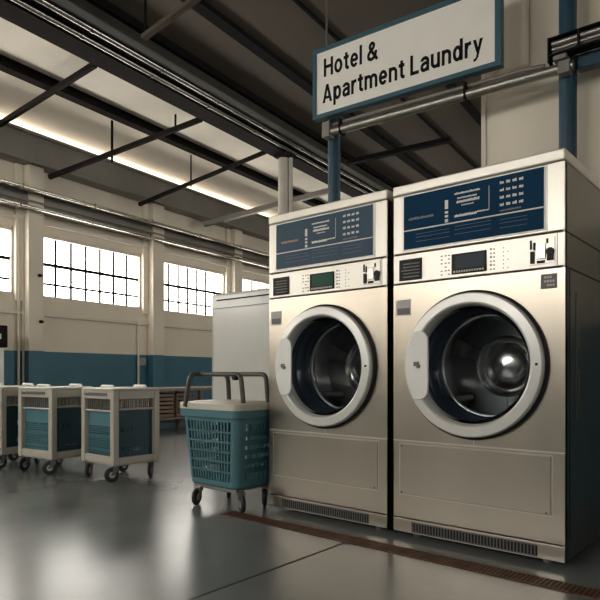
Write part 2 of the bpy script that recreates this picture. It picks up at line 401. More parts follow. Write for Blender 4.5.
rod(B(-6.72, 5.38, 3.80), B(-6.72, 5.38, 4.37), .018, 'steel_black', 'black hanger rod in the middle of the second roof brace')
rod(B(-5.78, 5.66, 4.12), B(-5.78, 5.66, 4.33), .014, 'steel_black', 'black hanger rod beside the dark girder')
rod(B(-6.72, 6.92, 3.86), B(-6.72, 6.92, 4.37), .012, 'steel_black', 'black hanger rod on the middle roof brace')
rod(B(-4.35, 3.87, 4.07), B(-4.35, 3.87, HR), .014, 'steel_black', 'black hanger rod on the short grey brace')
# pale column under the girder
c = thing('column', 'pale round column rising to the girder behind the left washer', 'column', B(-5.2, 7.38, 0), DL, kind='structure')
m = MB(); m.cyl((-.03, 0, 0), .085, 0, 4.16, 'Z', 32); m.cyl((.085, .02, 0), .03, 0, 4.16, 'Z', 16); m.build('shaft', 'column', c, smooth=40)
m = MB(); m.box(-.12, .12, -.12, .12, 4.14, 4.2); m.build('cap', 'steel_dark', c, bevel=.005)

# ------------------------------------------------------------------ sign on blue posts
SL = Vector((-2.917, 3.60, 2.844)); SY = R_(4.977); SLEN, SH = 1.452, .54
sg = thing('hanging_sign', 'long white sign in a blue frame above the washers', 'sign', SL, SY)
m = MB(); f = .032
m.box(0, SLEN, -.012, .05, 0, f); m.box(0, SLEN, -.012, .05, SH - f, SH); m.box(0, f, -.012, .05, f, SH - f); m.box(SLEN - f - .01, SLEN, -.012, .05, f, SH - f)
m.build('frame', 'sign_blue', sg, bevel=.003)
m = MB(); m.box(f, SLEN - f - .01, 0, .045, f, SH - f); face = m.build('face', 'sign_white', sg)
def ell(cx, cy, rx, ry, a0, a1, n=20):
    return [(cx + rx * math.cos(R_(a0 + (a1 - a0) * k / n)), cy + ry * math.sin(R_(a0 + (a1 - a0) * k / n))) for k in range(n + 1)]
def crom(p, n=6):
    q = [p[0]] + p + [p[-1]]; out = []
    for i in range(1, len(q) - 2):
        for k in range(n):
            t = k / n; o = []
            for c in (0, 1):
                a, b, d, e = q[i - 1][c], q[i][c], q[i + 1][c], q[i + 2][c]
                o.append(.5 * (2 * b + (d - a) * t + (2 * a - 5 * b + 4 * d - e) * t * t + (3 * b - a - 3 * d + e) * t ** 3))
            out.append(tuple(o))
    return out + [p[-1]]
ST, XH = .172, .745
hs = ST / 2
def arch(x0, x1): 
    c = (x0 + x1) / 2; r = (x1 - x0) / 2
    return [(x0, .40)] + ell(c, XH - hs - .2, r, .2, 180, 0, 14) + [(x1, 0)]
GL = {                                                # width, strokes
    'H': (.70, [[(hs, 0), (hs, 1)], [(.70 - hs, 0), (.70 - hs, 1)], [(hs, .535), (.70 - hs, .535)]]),
    'o': (.60, [ell(.30, XH / 2, .30 - hs, XH / 2 - hs + .012, 0, 360, 36)]),
    't': (.38, [[(.19, .93), (.19, .22)] + ell(.32, .21, .13, .21 - hs + .005, 180, 270, 8) + [(.38, hs - .003)], [(0, XH - .062), (.37, XH - .062)]]),
    'e': (.57, [[(.10, .375), (.57 - hs, .375)] + ell(.285, XH / 2, .285 - hs, XH / 2 - hs + .012, 2, 322, 34)]),
    'l': (ST, [[(hs, 0), (hs, 1.04)]]),
    '&': (.74, [crom([(.70, .0), (.42, .36), (.22, .64), (.20, .80), (.33, .925), (.46, .82), (.41, .66), (.22, .50), (.09, .34), (.11, .15), (.29, .075), (.48, .16), (.58, .32), (.60, .50)])]),
    'A': (.72, ['poly', [(0, 0), (.172, 0), (.442, 1), (.275, 1)], [(.72, 0), (.548, 0), (.278, 1), (.445, 1)], [(.16, .20), (.56, .20), (.52, .345), (.20, .345)]]),
    'p': (.58, [[(hs, -.28), (hs, XH)], ell(.31, XH / 2, .27 - hs, XH / 2 - hs + .012, 0, 360, 36)]),
    'a': (.545, [[(hs + .005, .535)] + ell(.275, .50, .19, XH - hs - .5 + .01, 165, 0, 14) + [(.545 - hs, .3), (.545 - hs, 0)], crom([(.47, .415), (.30, .41), (.14, .35), (hs + .005, .225), (.13, .105), (.25, .072), (.38, .125), (.47, .24)])]),
    'r': (.37, [[(hs, 0), (hs, XH)], crom([(hs + .02, .44), (.15, .60), (.25, .66), (.37, .672)])]),
    'm': (.90, [[(hs, 0), (hs, XH)], arch(hs, .45), arch(.45, .90 - hs)]),
    'n': (.56, [[(hs, 0), (hs, XH)], arch(hs, .56 - hs)]),
    'L': (.54, [[(hs, 0), (hs, 1)], [(hs, hs), (.54, hs)]]),
    'u': (.56, [[(.56 - hs, 0), (.56 - hs, XH)], [(.56 - x, XH - y) for x, y in arch(hs, .56 - hs)]]),
    'd': (.58, [[(.58 - hs, 0), (.58 - hs, 1.04)], ell(.27, XH / 2, .27 - hs, XH / 2 - hs + .012, 0, 360, 36)]),
    'y': (.56, ['poly', [(0, XH), (.172, XH), (.345, .17), (.235, .0)], [(.56, XH), (.39, XH), (.20, .0), (.26, -.05), (.33, .0)], [(.20, .02), (.345, .06), (.30, -.10), (.235, -.20), (.15, -.27), (.03, -.28), (.03, -.15), (.12, -.15), (.17, -.10)]]),
}
def text(body, x, z, cap, width, parent, mat):
    """upright grotesque lettering built from strokes of one weight"""
    tot = 0; lay = []
    for ch in body:
        if ch == ' ': tot += .27; continue
        lay.append((ch, tot)); tot += GL[ch][0] + .105
    kx = width / (tot - .105); mb = MB()
    for ch, x0 in lay:
        st = GL[ch][1]
        P = lambda u, v, y: Vector((x + (x0 + u) * kx, y, z + v * cap))
        if st[0] == 'poly':
            for pl in st[1:]: mb.extrude([P(u, v, 0) for u, v in pl], (0, -.0022, 0))
            continue
        for pl in st:
            closed = len(pl) > 8 and abs(pl[0][0] - pl[-1][0]) < 1e-6 and abs(pl[0][1] - pl[-1][1]) < 1e-6
            rings = []; n = len(pl)
            for i, (u, v) in enumerate(pl):
                a = pl[i - 1] if i else (pl[-2] if closed else pl[0]); b = pl[i + 1] if i < n - 1 else (pl[1] if closed else pl[-1])
                dx, dy = b[0] - a[0], b[1] - a[1]; q = math.hypot(dx, dy) or 1; nx, ny = -dy / q * hs, dx / q * hs
                rings.append([P(u + nx, v + ny, 0), P(u - nx, v - ny, 0), P(u - nx, v - ny, -.0022), P(u + nx, v + ny, -.0022)])
            mb.loft(rings, 0, True, True, True)
    return mb.build('lettering', mat, parent)
text('Hotel &', .099, .312, .138, .466, face, 'ink')
text('Apartment Laundry', .088, .112, .138, 1.243, face, 'ink')
P1 = Vector((-2.846, 3.776, 0)); P2 = Vector((-1.13, 3.935, 0)); ed_ = (P2 - P1).normalized()
p = thing('sign_post', 'blue round post under the left end of the sign', 'post', P1)
m = MB(); m.cyl((0, 0, 0), .05, .01, 3.1, 'Z', 32); m.build('shaft', 'pole_blue', p, smooth=40)
m = MB(); m.cyl((0, 0, 0), .053, 2.60, 2.63, 'Z', 32); m.build('collar', 'pole_blue', p, smooth=40, bevel=.003)
m = MB(); m.box(-.09, .09, -.09, .09, 0, .012); m.build('base_plate', 'pole_blue', p)
m = MB(); m.box(-.03, .03, -.112, .0, 2.95, 3.05); m.build('bracket', 'pole_blue', p)
p = thing('blue_post', 'tall dark blue post behind the right washer', 'post', P2)
m = MB(); m.cyl((0, 0, 0), .053, .01, H, 'Z', 32); m.build('shaft', 'pole_blue', p, smooth=40)
m = MB(); m.box(-.1, .1, -.1, .1, 0, .012); m.build('base_plate', 'pole_blue', p)
rod(SL + Vector((.109 * math.cos(SY), .109 * math.sin(SY) + .02, .53)), SL + Vector((.109 * math.cos(SY), .109 * math.sin(SY) + .02, H - 2.844)), .008, 'galv', 'thin pale rod holding up the left end of the sign')
rod(SL + Vector((1.36 * math.cos(SY), 1.36 * math.sin(SY) + .02, .53)), SL + Vector((1.36 * math.cos(SY), 1.36 * math.sin(SY) + .02, H - 2.844)), .008, 'galv', 'thin pale rod holding up the right end of the sign')
off = Vector((ed_.y, -ed_.x, 0)) * .088
pp = thing('service_pipe', 'silver pipe running below the sign between the blue posts', 'pipe', P1 + off + Vector((0, 0, 2.757)), math.atan2(ed_.y, ed_.x))
LN = (P2 - P1).length
m = MB(); m.tube([(-.04, 0, 0), (LN + .05, 0, 0)], .033, 20); m.build('tube', 'galv', pp, smooth=40)
m = MB(); m.tube([(.0, .012, .055), (.25, .012, .062), (LN - .25, .012, .062), (LN - .12, .012, .05)], .015, 12); plabel(m.build('upper_tube', 'fascia_grey', pp, smooth=40), 'thinner dark pipe along the top')
for x in (.0, LN):
    m = MB(); m.box(x - .035, x + .035, -.042, .034, -.045, .075 if x < .1 else .032); m.build('clamp', 'fascia_grey', pp, bevel=.006)
for x in (.12, 1.1):
    m = MB(); m.box(x - .008, x + .008, -.036, .045, -.036, .08); m.build('strap', 'steel_dark', pp, bevel=.003)
# cable tray and blue rail at right
ct = thing('cable_tray', 'black tray of silver conduits at the top right corner', 'tray', P2 + off + Vector((0, 0, 2.885)), math.atan2(ed_.y, ed_.x) - R_(3))
m = MB(); m.box(-.09, 2.2, -.05, .032, .055, .063); m.box(-.09, 2.2, -.055, .032, -.055, -.042); m.box(-.09, -.078, -.055, .032, -.09, .063); m.build('channel', 'steel_black', ct, bevel=.003)
for z, r in ((.028, .018), (-.006, .013), (-.03, .010)):
    m = MB(); m.tube([(-.07, -.02, z), (2.2, -.02, z)], r, 14); m.build('conduit', 'galv', ct, smooth=40)
m = MB(); m.box(-.06, .02, -.05, .03, -.088, -.056); m.build('bracket', 'fascia_grey', ct, bevel=.008)
for x in (.08, .5, 1.):
    m = MB(); m.box(x, x + .014, -.052, .03, -.045, .06); m.build('strap', 'steel_dark', ct)
m = MB(); m.box(.056, 2.2, -.03, .05, -.045, .045)
tag(m.build('blue_rail', 'pole_blue', loc=P2 + Vector((0, 0, 2.80)), rotz=math.atan2(ed_.y, ed_.x) - R_(3), bevel=.008), 'horizontal dark blue rail joining the tall blue post at right', 'rail')

# ------------------------------------------------------------------ floor seams and drain
for x, y0, y1, lab in ((-1.805, -3.0, 2.49, 'dark joint in the floor running up to the drain'), ):
    m = MB(); m.box(x - .006, x + .006, y0, y1, 0, .0012); tag(m.build('trim_4', 'seam'), lab, 'joint', kind='structure')
dr = thing('floor_drain', 'long rusty slotted drain grate in the floor along the washers', 'drain', (-.6, 2.545, 0))
m = MB(); m.box(-2.16, 1.9, -.055, .055, 0, .001); m.build('trough', 'hole', dr)
m = MB(); m.box(-2.16, 1.9, -.058, -.046, 0, .004); m.box(-2.16, 1.9, .046, .058, 0, .004)
x = -2.16
while x < 1.9:
    m.box(x, x + .012, -.046, .046, .0, .0035); x += .019
m.build('grate', 'rust', dr)

# ------------------------------------------------------------------ washing machines
MW, MH, MD = .88, 1.845, .92
def panel_with_hole(mb, x0, x1, z0, z1, cx, cz, r, y, th, n=96):
    an = [2 * PI * k / n for k in range(n)] + [math.atan2(z - cz, x - cx) % (2 * PI) for x in (x0, x1) for z in (z0, z1)]
    an = sorted(set(round(a, 7) for a in an))
    def edge(a):
        c, s = math.cos(a), math.sin(a); k = 1e9
        if c > 1e-9: k = min(k, (x1 - cx) / c)
        if c < -1e-9: k = min(k, (x0 - cx) / c)
        if s > 1e-9: k = min(k, (z1 - cz) / s)
        if s < -1e-9: k = min(k, (z0 - cz) / s)
        return cx + c * k, cz + s * k
    ring = lambda yy: [Vector((cx + r * math.cos(a), yy, cz + r * math.sin(a))) for a in an]
    rect = lambda yy: [Vector((edge(a)[0], yy, edge(a)[1])) for a in an]
    mb.loft([ring(y + th), ring(y), rect(y), rect(y + th)])

def washer(loc, label, screen, panel_mat, extra, glow):
    w = thing('washing_machine', label, 'washing machine', loc)
    # cabinet shell: left side, right side, back, bottom, deck over the drum
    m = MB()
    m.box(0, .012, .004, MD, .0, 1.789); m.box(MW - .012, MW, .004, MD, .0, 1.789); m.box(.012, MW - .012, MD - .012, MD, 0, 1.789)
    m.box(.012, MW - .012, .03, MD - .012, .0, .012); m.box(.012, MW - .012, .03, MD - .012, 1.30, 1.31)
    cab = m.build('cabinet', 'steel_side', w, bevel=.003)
    m = MB(); m.box(MW, MW + .0015, .06, .07, .09, 1.31); m.box(MW, MW + .0015, .002, MD, 1.314, 1.322); m.box(MW, MW + .0015, .002, MD, 1.472, 1.480)
    m.build('side_seam', 'black', cab)
    m = MB(); m.box(MW, MW + .006, .16, .30, .62, 1.22); m.box(MW + .006, MW + .010, .185, .275, .95, 1.16); m.box(MW + .006, MW + .010, .185, .275, .68, .86)
    m.build('access_panel', 'steel_side', cab, bevel=.003)
    m = MB(); m.box(-.002, MW + .002, -.006, MD, 1.793, MH); m.build('top_cap', 'enamel', w, bevel=.007)
    m = MB(); m.box(.004, MW - .004, .010, .03, .0, 1.80); m.build('seam_backing', 'black', w) if False else m.bm.free()
    # upper fascia
    m = MB(); m.box(.0, MW, 0, .03, 1.482, 1.789); fa = m.build('fascia', 'enamel', w, bevel=.003)
    m = MB(); m.box(.801, .8035, -.0006, .001, 1.485, 1.787); m.build('seam', 'grey_dark', fa)
    m = MB(); m.box(.058, .797, -.003, .0, 1.491, 1.786); m.build('panel_frame', 'white_pl', fa, bevel=.002)
    m = MB(); m.box(.066, .789, -.005, -.003, 1.499, 1.779); ip = m.build('information_panel', panel_mat, fa)
    # lettering on the panel
    X = lambda u: .066 + .723 * u
    Z = lambda v: 1.779 - .28 * v
    def row(mb, u0, u1, v, h, step=.011):
        """one line of tiny print: abutting strokes of uneven height"""
        u = u0
        while u < u1 - .002:
            wd = step * random.uniform(.72, .88)
            mb.box(X(u), X(min(u + wd, u1)), -.0062, -.0050, Z(v) - h / 2 * .28, Z(v) + h / 2 * .28 * random.uniform(.35, 1)); u += step
    def line(*q, mat='print_white', lab=None):
        b_ = MB(); row(b_, *q); o_ = b_.build('lettering', mat, ip)
        if lab: o_['label'] = lab
    b_ = MB(); b_.box(X(0), X(1), -.0062, -.005, Z(.662), Z(.640)); b_.build('divider_line', 'print_white', ip)
    line(.40, .585, .14, .035, .008); line(.42, .56, .225, .03, .008); line(.415, .58, .29, .05, .006); line(.45, .54, .36, .02, .009)
    line(.40, .56, .535, .05, .006); line(.55, .645, .525, .025, .008)
    for v0, v1 in ((.22, .38), (.42, .46), (.49, .53), (.56, .62)):
        b_ = MB(); b_.box(X(.328), X(.352), -.0062, -.005, Z(v1), Z(v0)); b_.build('pictogram', 'print_white', ip)
    b_ = MB(); b_.box(X(.645), X(.648), -.0062, -.005, Z(.52), Z(.12)); b_.build('margin_line', 'print_white', ip)
    for r_ in range(4):
        for c_ in range(4): line(.72 + c_ * .042, .72 + c_ * .042 + .028, .11 + r_ * .125, .05, .007)
    line(.72, .86, .585, .03, .008, mat='print_dim', lab='faded row of small print')
    if panel_mat == 'slate': line(.06, .25, .42, .05, .012, mat='print_orange', lab='orange word at the left')
    else: line(.04, .24, .44, .05, .010, mat='print_dim', lab='faded word at the left')
    for v in (.74, .80, .88):
        for u0, u1, dv in ((.10, .36, 0), (.40, .66, .02), (.72, .9, 0)): line(u0, u1, v - dv, .008, .012, mat='print_dim', lab='faded row of small print')
    # control strip
    m = MB(); m.box(.0, MW, 0, .03, 1.323, 1.474); cp = m.build('control_panel', 'enamel', w, bevel=.003)
    m = MB(); m.box(.845, .848, -.0006, .001, 1.326, 1.472); m.build('seam', 'grey_dark', cp)
    m = MB(); m.box(.036, .172, -.004, .0, 1.335, 1.447); bs = m.build('bill_slot', 'black', cp, bevel=.003)
    m = MB()
    for k in range(5): m.box(.062 if k != 2 else .05, .158, -.008, -.004, 1.350 + k * .017, 1.357 + k * .017)
    m.build('slot_bars', 'grey_dark', bs, bevel=.001)
    m = MB(); m.box(.338, .520, -.006, 0, 1.338, 1.440); dp = m.build('display', 'black', cp, bevel=.003)
    m = MB(); m.box(.360, .512, -.0075, -.006, 1.364, 1.430); plabel(m.build('screen', screen, dp), 'green screen' if extra is None else 'dark blank screen')
    m = MB()
    for k in range(12): m.box(.350 + k * .0135, .359 + k * .0135, -.0085, -.006, 1.345, 1.355)
    m.build('button_row', 'grey_label', dp)
    for xs in ((.278, .300, .318), (.536, .552), (.60, .622)):
        m = MB()
        for r_ in range(6):
            z = 1.340 + r_ * .019
            for x in xs:
                if x < .4 and (r_ + int(x * 1000)) % 4: m.box(x, x + .010, -.002, 0, z, z + .006)
                elif .4 < x < .57: m.box(x, x + .009, -.002, 0, z, z + (.010 if x < .55 and r_ % 2 else .006))
                elif x > .59 and (r_ % 2 == 0 or x < .61): m.box(x, x + .004, -.002, 0, z, z + .006)
        m.build('keypad', 'grey_dark', cp)
    m = MB(); m.box(.722, .838, -.004, 0, 1.338, 1.458); co = m.build('coin_slot', 'enamel', cp, bevel=.003)
    m = MB(); m.box(.730, .748, -.012, -.004, 1.345, 1.40); m.box(.727, .737, -.008, -.004, 1.41, 1.452); m.box(.742, .752, -.008, -.004, 1.405, 1.44); m.cyl((.818, -.004, 1.392), .018, -.010, 0, 'Y', 20)
    m.box(.803, .833, -.010, -.004, 1.352, 1.388); m.box(.758, .795, -.007, -.004, 1.343, 1.356); m.box(.80, .81, -.007, -.004, 1.43, 1.452); m.build('coin_mechanism', 'black', co, bevel=.002)
    m = MB(); m.box(.756, .798, -.010, -.004, 1.362, 1.43); m.build('return_lever', 'chrome', co, bevel=.006)
    # front panel with the porthole
    CX, CZ = .447, .884
    m = MB(); panel_with_hole(m, 0, MW, .490, 1.314, CX, CZ, .335, 0, .03); fp = m.build('front_panel', 'steel', w)
    m = MB(); m.box(.018, .105, -.0015, 0, 1.150, 1.235); st = m.build('sticker', 'grey_label', fp)
    m = MB(); m.box(.024, .100, -.0022, -.0015, 1.156, 1.190)
    m.build('sticker_print', 'grey_dark' if extra is None else 'grey_dark', st)
    if extra is None: pass
    else:
        m = MB(); m.box(.775, .846, -.002, 0, 1.226, 1.292); pl = m.build('rating_plate', 'grey_dark', fp)
        m = MB()
        for k in range(3): row_z = 1.236 + k * .018; [m.box(.790 + q * .012, .799 + q * .012, -.003, -.002, row_z, row_z + .010) for q in range(4) if (q + k) % 5]
        m.build('plate_print', 'grey_label', pl)
    # lower panel, service door, plinth
    m = MB(); m.box(0, MW, 0, .03, .077, .484); lp = m.build('lower_panel', 'steel', w, bevel=.002)
    m = MB(); fx0, fx1, fz0, fz1 = .036, .826, .197, .474; q = .0035
    m.box(fx0, fx1, -.001, .001, fz0, fz0 + q); m.box(fx0, fx1, -.001, .001, fz1 - q, fz1); m.box(fx0, fx0 + q, -.001, .001, fz0, fz1); m.box(fx1 - q, fx1, -.001, .001, fz0, fz1)
    m.build('panel_edge', 'trim', lp)  # cream lines paint a highlight round the service panel
    m = MB(); m.box(fx0 + .006, fx1 - .006, -.004, .001, fz0 + .006, fz1 - .006); sp = m.build('service_panel', 'steel', lp, bevel=.003)
    m = MB(); m.box(.0, MW, -.0008, .02, .4842, .4898); m.box(.452, .456, -.0012, 0, .492, .525); m.build('bright_seam', 'trim', lp)
    for x, z in ((.052, .458), (.052, .212), (.80, .212)):
        m = MB(); m.cyl((x, -.004, z), .005, -.003, 0, 'Y', 12); m.build('screw', 'grey_dark', sp)
    m = MB(); m.box(0, MW, -.002, .03, .0, .071); pn = m.build('plinth', 'steel', w, bevel=.002)
    m = MB(); m.box(.112, .760, -.004, -.002, .008, .060); vg = m.build('vent_grille', 'black', pn)
    m = MB()
    for k in range(40): x = .118 + k * .0161; m.box(x, x + .0055, -.0065, -.004, .011, .057)
    m.box(.112, .76, -.007, -.004, .056, .061); m.box(.112, .76, -.007, -.004, .007, .012)
    m.build('vent_slat', 'grey_dark', vg)
    for x in (.10, .78):
        for y in (.08, MD - .08):
            m = MB(); m.cyl((x, y, 0), .022, -.03, -.018, 'Z', 16); m.cyl((x, y, 0), .009, -.018, .0, 'Z', 12); m.build('levelling_foot', 'galv', w, smooth=40)
    # porthole door
    dr_ = MB(); dr_.lathe([(.336, .028), (.348, -.002), (.354, -.024), (.352, -.043), (.346, -.051), (.306, -.055), (.298, -.050), (.292, -.036), (.288, -.010), (.286, .02)], 128, c=(CX, 0, CZ))
    door = dr_.build('door', 'ring', w, smooth=24)
    m = MB(); m.lathe([(.346, 0), (.366, -.001), (.366, -.016), (.353, -.022)], 128, c=(CX, 0, CZ)); m.build('door_seal', 'black', door, smooth=40)
    m = MB(); m.lathe([(.288, -.014), (.278, .03), (.25, .075), (.20, .11), (.12, .135), (.05, .142), (.0005, .143), (.0005, .137), (.05, .136), (.12, .129), (.197, .105), (.245, .07), (.272, .028), (.286, -.014)], 96, c=(CX, 0, CZ))
    m.build('glass', 'glass', door, smooth=60)
    hh, cxr, ra = .176, -.212, .345
    out = []
    a0 = PI - math.asin(hh / ra)
    for k in range(25): t = a0 + (2 * math.asin(hh / ra)) * k / 24; out.append((ra * math.cos(t), ra * math.sin(t)))
    rc = .05
    for k in range(9): t = -PI / 2 + PI / 2 * k / 8; out.append((cxr - rc + rc * math.cos(t), -hh + rc + rc * math.sin(t)))
    for k in range(9): t = PI / 2 * k / 8; out.append((cxr - rc + rc * math.cos(t), hh - rc + rc * math.sin(t)))
    m = MB(); m.extrude([Vector((CX + p_[0], -.044, CZ + p_[1])) for p_ in out], (0, -.0145, 0)); hd = m.build('handle', 'white_pl', door, bevel=.006, seg=3)
    m = MB(); m.box(CX - .292, CX - .262, -.063, -.058, CZ - .004, CZ + .018); m.cyl((CX - .265, -.058, CZ - .004), .011, -.008, 0, 'Y', 16); m.build('lock', 'grey_dark', hd, bevel=.002)
    m = MB(); m.cyl((CX + .326, -.052, CZ), .0065, -.004, .001, 'Y', 14); m.build('bolt', 'black', door)
    # bellows, drum
    m = MB(); m.lathe([(.334, .012), (.320, .03), (.318, .06), (.300, .075), (.300, .095), (.285, .11), (.275, .15), (.268, .155), (.262, .15), (.262, .19), (.275, .20)], 96, c=(CX, 0, CZ)); m.build('gasket', 'gasket', w, smooth=35)
    m = MB(); m.lathe([(.268, .185), (.30, .20), (.345, .215), (.345, .445), (.33, .47), (.0005, .47)], 96, c=(CX, 0, CZ)); dm = m.build('drum', 'drum', w, smooth=35)
    m = MB(); m.lathe([(.263, .192), (.253, .193), (.249, .200), (.253, .208), (.268, .210)], 96, c=(CX, 0, CZ)); m.build('drum_rim', 'drum', dm, smooth=60)
    for yy in (.27, .33):
        m = MB(); m.lathe([(.346, yy - .008), (.336, yy - .004), (.336, yy + .004), (.346, yy + .008)], 96, c=(CX, 0, CZ)); m.build('drum_ridge', 'hub', dm, smooth=60)
    m = MB(); m.lathe([(.168, .470), (.168, .435), (.155, .425), (.140, .435), (.132, .442), (.10, .418), (.055, .402), (.0005, .398)], 64, c=(CX, 0, CZ)); m.build('hub', 'hub', dm, smooth=30)
    for k in range(3):
        an = R_(glow + 120 * k); q = MB()
        rx = lambda r, tt: Vector((CX + r * math.cos(an) - tt * math.sin(an), 0, CZ + r * math.sin(an) + tt * math.cos(an)))
        pts = []
        for y in (.23, .46):
            pts.append([rx(.345, -.05) + Vector((0, y, 0)), rx(.27, -.022) + Vector((0, y, 0)), rx(.255, 0) + Vector((0, y, 0)), rx(.27, .022) + Vector((0, y, 0)), rx(.345, .05) + Vector((0, y, 0))])
        q.loft(pts, 0, True, True, True); q.build('lifter', 'drum', dm, bevel=.006)
        q = MB(); an2 = an + R_(60)
        rx2 = lambda r, tt: Vector((CX + r * math.cos(an2) - tt * math.sin(an2), .467, CZ + r * math.sin(an2) + tt * math.cos(an2)))
        q.hexa([rx2(.14, -.03), rx2(.33, -.055), rx2(.33, .055), rx2(.14, .03)] + [v + Vector((0, -.02, 0)) for v in (rx2(.14, -.03), rx2(.33, -.055), rx2(.33, .055), rx2(.14, .03))])
        q.build('spider_arm', 'hub', dm, bevel=.008)
    return w
washer((-2.607, 2.77, .03), 'left stainless washing machine with a lit green display', 'lcd_green', 'slate', None, 100)
washer((-1.687, 2.77, .03), 'right stainless washing machine with a dark display, larger in view, by the blue post', 'lcd_dark', 'navy', True, 100)

# ------------------------------------------------------------------ white cabinet
wc = thing('white_cabinet', 'tall white enamel cabinet behind the teal basket trolley', 'cabinet', (-4.495, 3.93, 0))
m = MB(); m.box(0, 1.0, 0, .75, .06, 1.66); m.build('body', 'cab_white', wc, bevel=.03, seg=4)
m = MB(); m.box(.03, .97, -.006, .0, 1.51, 1.515); m.box(.60, .604, -.004, 0, .1, 1.15); m.box(.03, .034, -.004, 0, .08, 1.51); m.build('seam', 'grey_dark', wc)
m = MB(); m.box(.09, .90, -.006, .001, 1.585, 1.598); m.build('slot', 'black', wc)
m = MB(); m.box(.04, .965, -.008, .0, .10, 1.505); m.build('door', 'cab_white', wc, bevel=.004)
m = MB(); m.box(.03, .97, .03, .72, 0, .06); m.build('plinth', 'black', wc)

# ------------------------------------------------------------------ casters
def caster(parent, x, y, top, r, yaw, wt=.026, fork='galv'):
    """swivel caster as one part (fork and plate) with the wheel as its sub-part"""
    mt = Matrix.Translation((x, y, 0)) @ Matrix.Rotation(yaw, 4, 'Z')
    tr = .03                                                  # trail
    a = MB()
    a.box(-.03, .03, -.028, .028, top - .006, top, 0, mt)
    for sg_ in (-1, 1):
        y0 = sg_ * (wt / 2 + .004); th = .004 * sg_
        q = [(-.018, y0, top - .03), (.022, y0, top - .03), (tr + .014, y0, r - .006), (tr - .014, y0, r - .006)]
        a.hexa([mt @ Vector(v) for v in q] + [mt @ (Vector(v) + Vector((0, th, 0))) for v in q])
    a.box(-.02, .024, -(wt / 2 + .008), wt / 2 + .008, top - .034, top - .006, 0, mt)
    f_ = a.build('caster', fork, parent, bevel=.002)
    a = MB(); a.lathe([(.0005, -wt / 2), (r * .55, -wt / 2), (r * .62, -wt / 2 - .002), (r * .93, -wt / 2 + .002), (r, -wt / 4), (r, wt / 4), (r * .93, wt / 2 - .002), (r * .62, wt / 2 + .002), (r * .55, wt / 2), (.0005, wt / 2)], 32)
    me = a.build('wheel', 'rubber', f_, smooth=50)
    me.matrix_local = mt @ Matrix.Translation((tr, 0, r))
    a = MB(); a.cyl((0, 0, 0), r * .42, -wt / 2 - .0015, wt / 2 + .0015, 'Y', 20)
    hb = a.build('wheel_hub', 'grey_label', f_, smooth=40); hb.matrix_local = mt @ Matrix.Translation((tr, 0, r))
    return f_

# ------------------------------------------------------------------ teal basket trolley
bk = thing('basket_trolley', 'teal slotted laundry basket on casters with a beige lid and bar handle', 'laundry trolley', (-2.938, 2.745, 0))
def rrect(hx, hy, r, z, n=8, cx=0, cy=0):
    o = []
    for q, (sx, sy) in enumerate(((1, 1), (-1, 1), (-1, -1), (1, -1))):
        for k in range(n + 1):
            a = PI / 2 * q + PI / 2 * k / n
            o.append(Vector((cx + sx * (hx - r) + r * math.cos(a), cy + sy * (hy - r) + r * math.sin(a), z)))
    return o
zb, zt = .150, .595
bx, by, tx, ty = .228, .170, .268, .200
def bkp(fx, fy, z, r=0.):
    k = (z - zb) / (zt - zb); return Vector((fx * (bx + (tx - bx) * k), fy * (by + (ty - by) * k), z))
m = MB()
cr = .046
# rounded corner columns between the slotted walls
def colring(sx, sy, z):
    k = (z - zb) / (zt - zb); hx, hy = bx + (tx - bx) * k, by + (ty - by) * k
    cx_, cy_ = sx * (hx - cr), sy * (hy - cr); base = {(1, 1): 0, (-1, 1): PI / 2, (-1, -1): PI, (1, -1): 3 * PI / 2}[(sx, sy)]
    oo = [Vector((cx_ + cr * math.cos(base + PI / 2 * i / 8), cy_ + cr * math.sin(base + PI / 2 * i / 8), z)) for i in range(9)]
    ii = [Vector((cx_ + (cr - .005) * math.cos(base + PI / 2 * i / 8), cy_ + (cr - .005) * math.sin(base + PI / 2 * i / 8), z)) for i in reversed(range(9))]
    return oo + ii
for sx in (1, -1):
    for sy in (1, -1): m.loft([colring(sx, sy, zb), colring(sx, sy, zt)], 0, True, True, True)
def wallc(axis, sgn, z):
    k = (z - zb) / (zt - zb); hx, hy = bx + (tx - bx) * k, by + (ty - by) * k
    if axis == 'y': return Vector((-(hx - cr), sgn * hy, z)), Vector((hx - cr, sgn * hy, z))
    return Vector((sgn * hx, -(hy - cr), z)), Vector((sgn * hx, hy - cr, z))
for axis, sgn, nr in (('y', -1, (0, -1, 0)), ('y', 1, (0, 1, 0)), ('x', 1, (1, 0, 0)), ('x', -1, (-1, 0, 0))):
    a0, a1 = wallc(axis, sgn, zb); b0, b1 = wallc(axis, sgn, zt)
    if axis == 'y': m.grid_panel(a0, a1, b1, b0, nr, 14, 6, .42, .20, .02, .07, .005)
    else: m.grid_panel(a0, a1, b1, b0, nr, 8, 6, .62, .62, .12, .10, .005)
m.loft([rrect(bx, by, cr, zb), rrect(bx - .01, by - .01, cr, zb - .012)], 0, True, True, True)
m.loft([rrect(bx - .005, by - .005, cr, zb + .006), rrect(bx - .005, by - .005, cr, zb)], 0, True, True, True)
m.build('basket', 'teal', bk, smooth=35)
m = MB(); m.loft([rrect(tx - .006, ty - .006, cr, zt - .005), rrect(tx + .018, ty + .018, cr, zt - .005), rrect(tx + .020, ty + .020, cr, zt + .048), rrect(tx - .006, ty - .006, cr, zt + .048), rrect(tx - .006, ty - .006, cr, zt - .005)], 0); m.build('rim', 'teal', bk, smooth=35, bevel=.003)
m = MB(); m.loft([rrect(tx + .026, ty + .026, .06, zt + .046), rrect(tx + .027, ty + .027, .06, zt + .078), rrect(tx + .020, ty + .020, .055, zt + .087), rrect(tx - .01, ty - .01, .05, zt + .090)], 0, True, True, True)
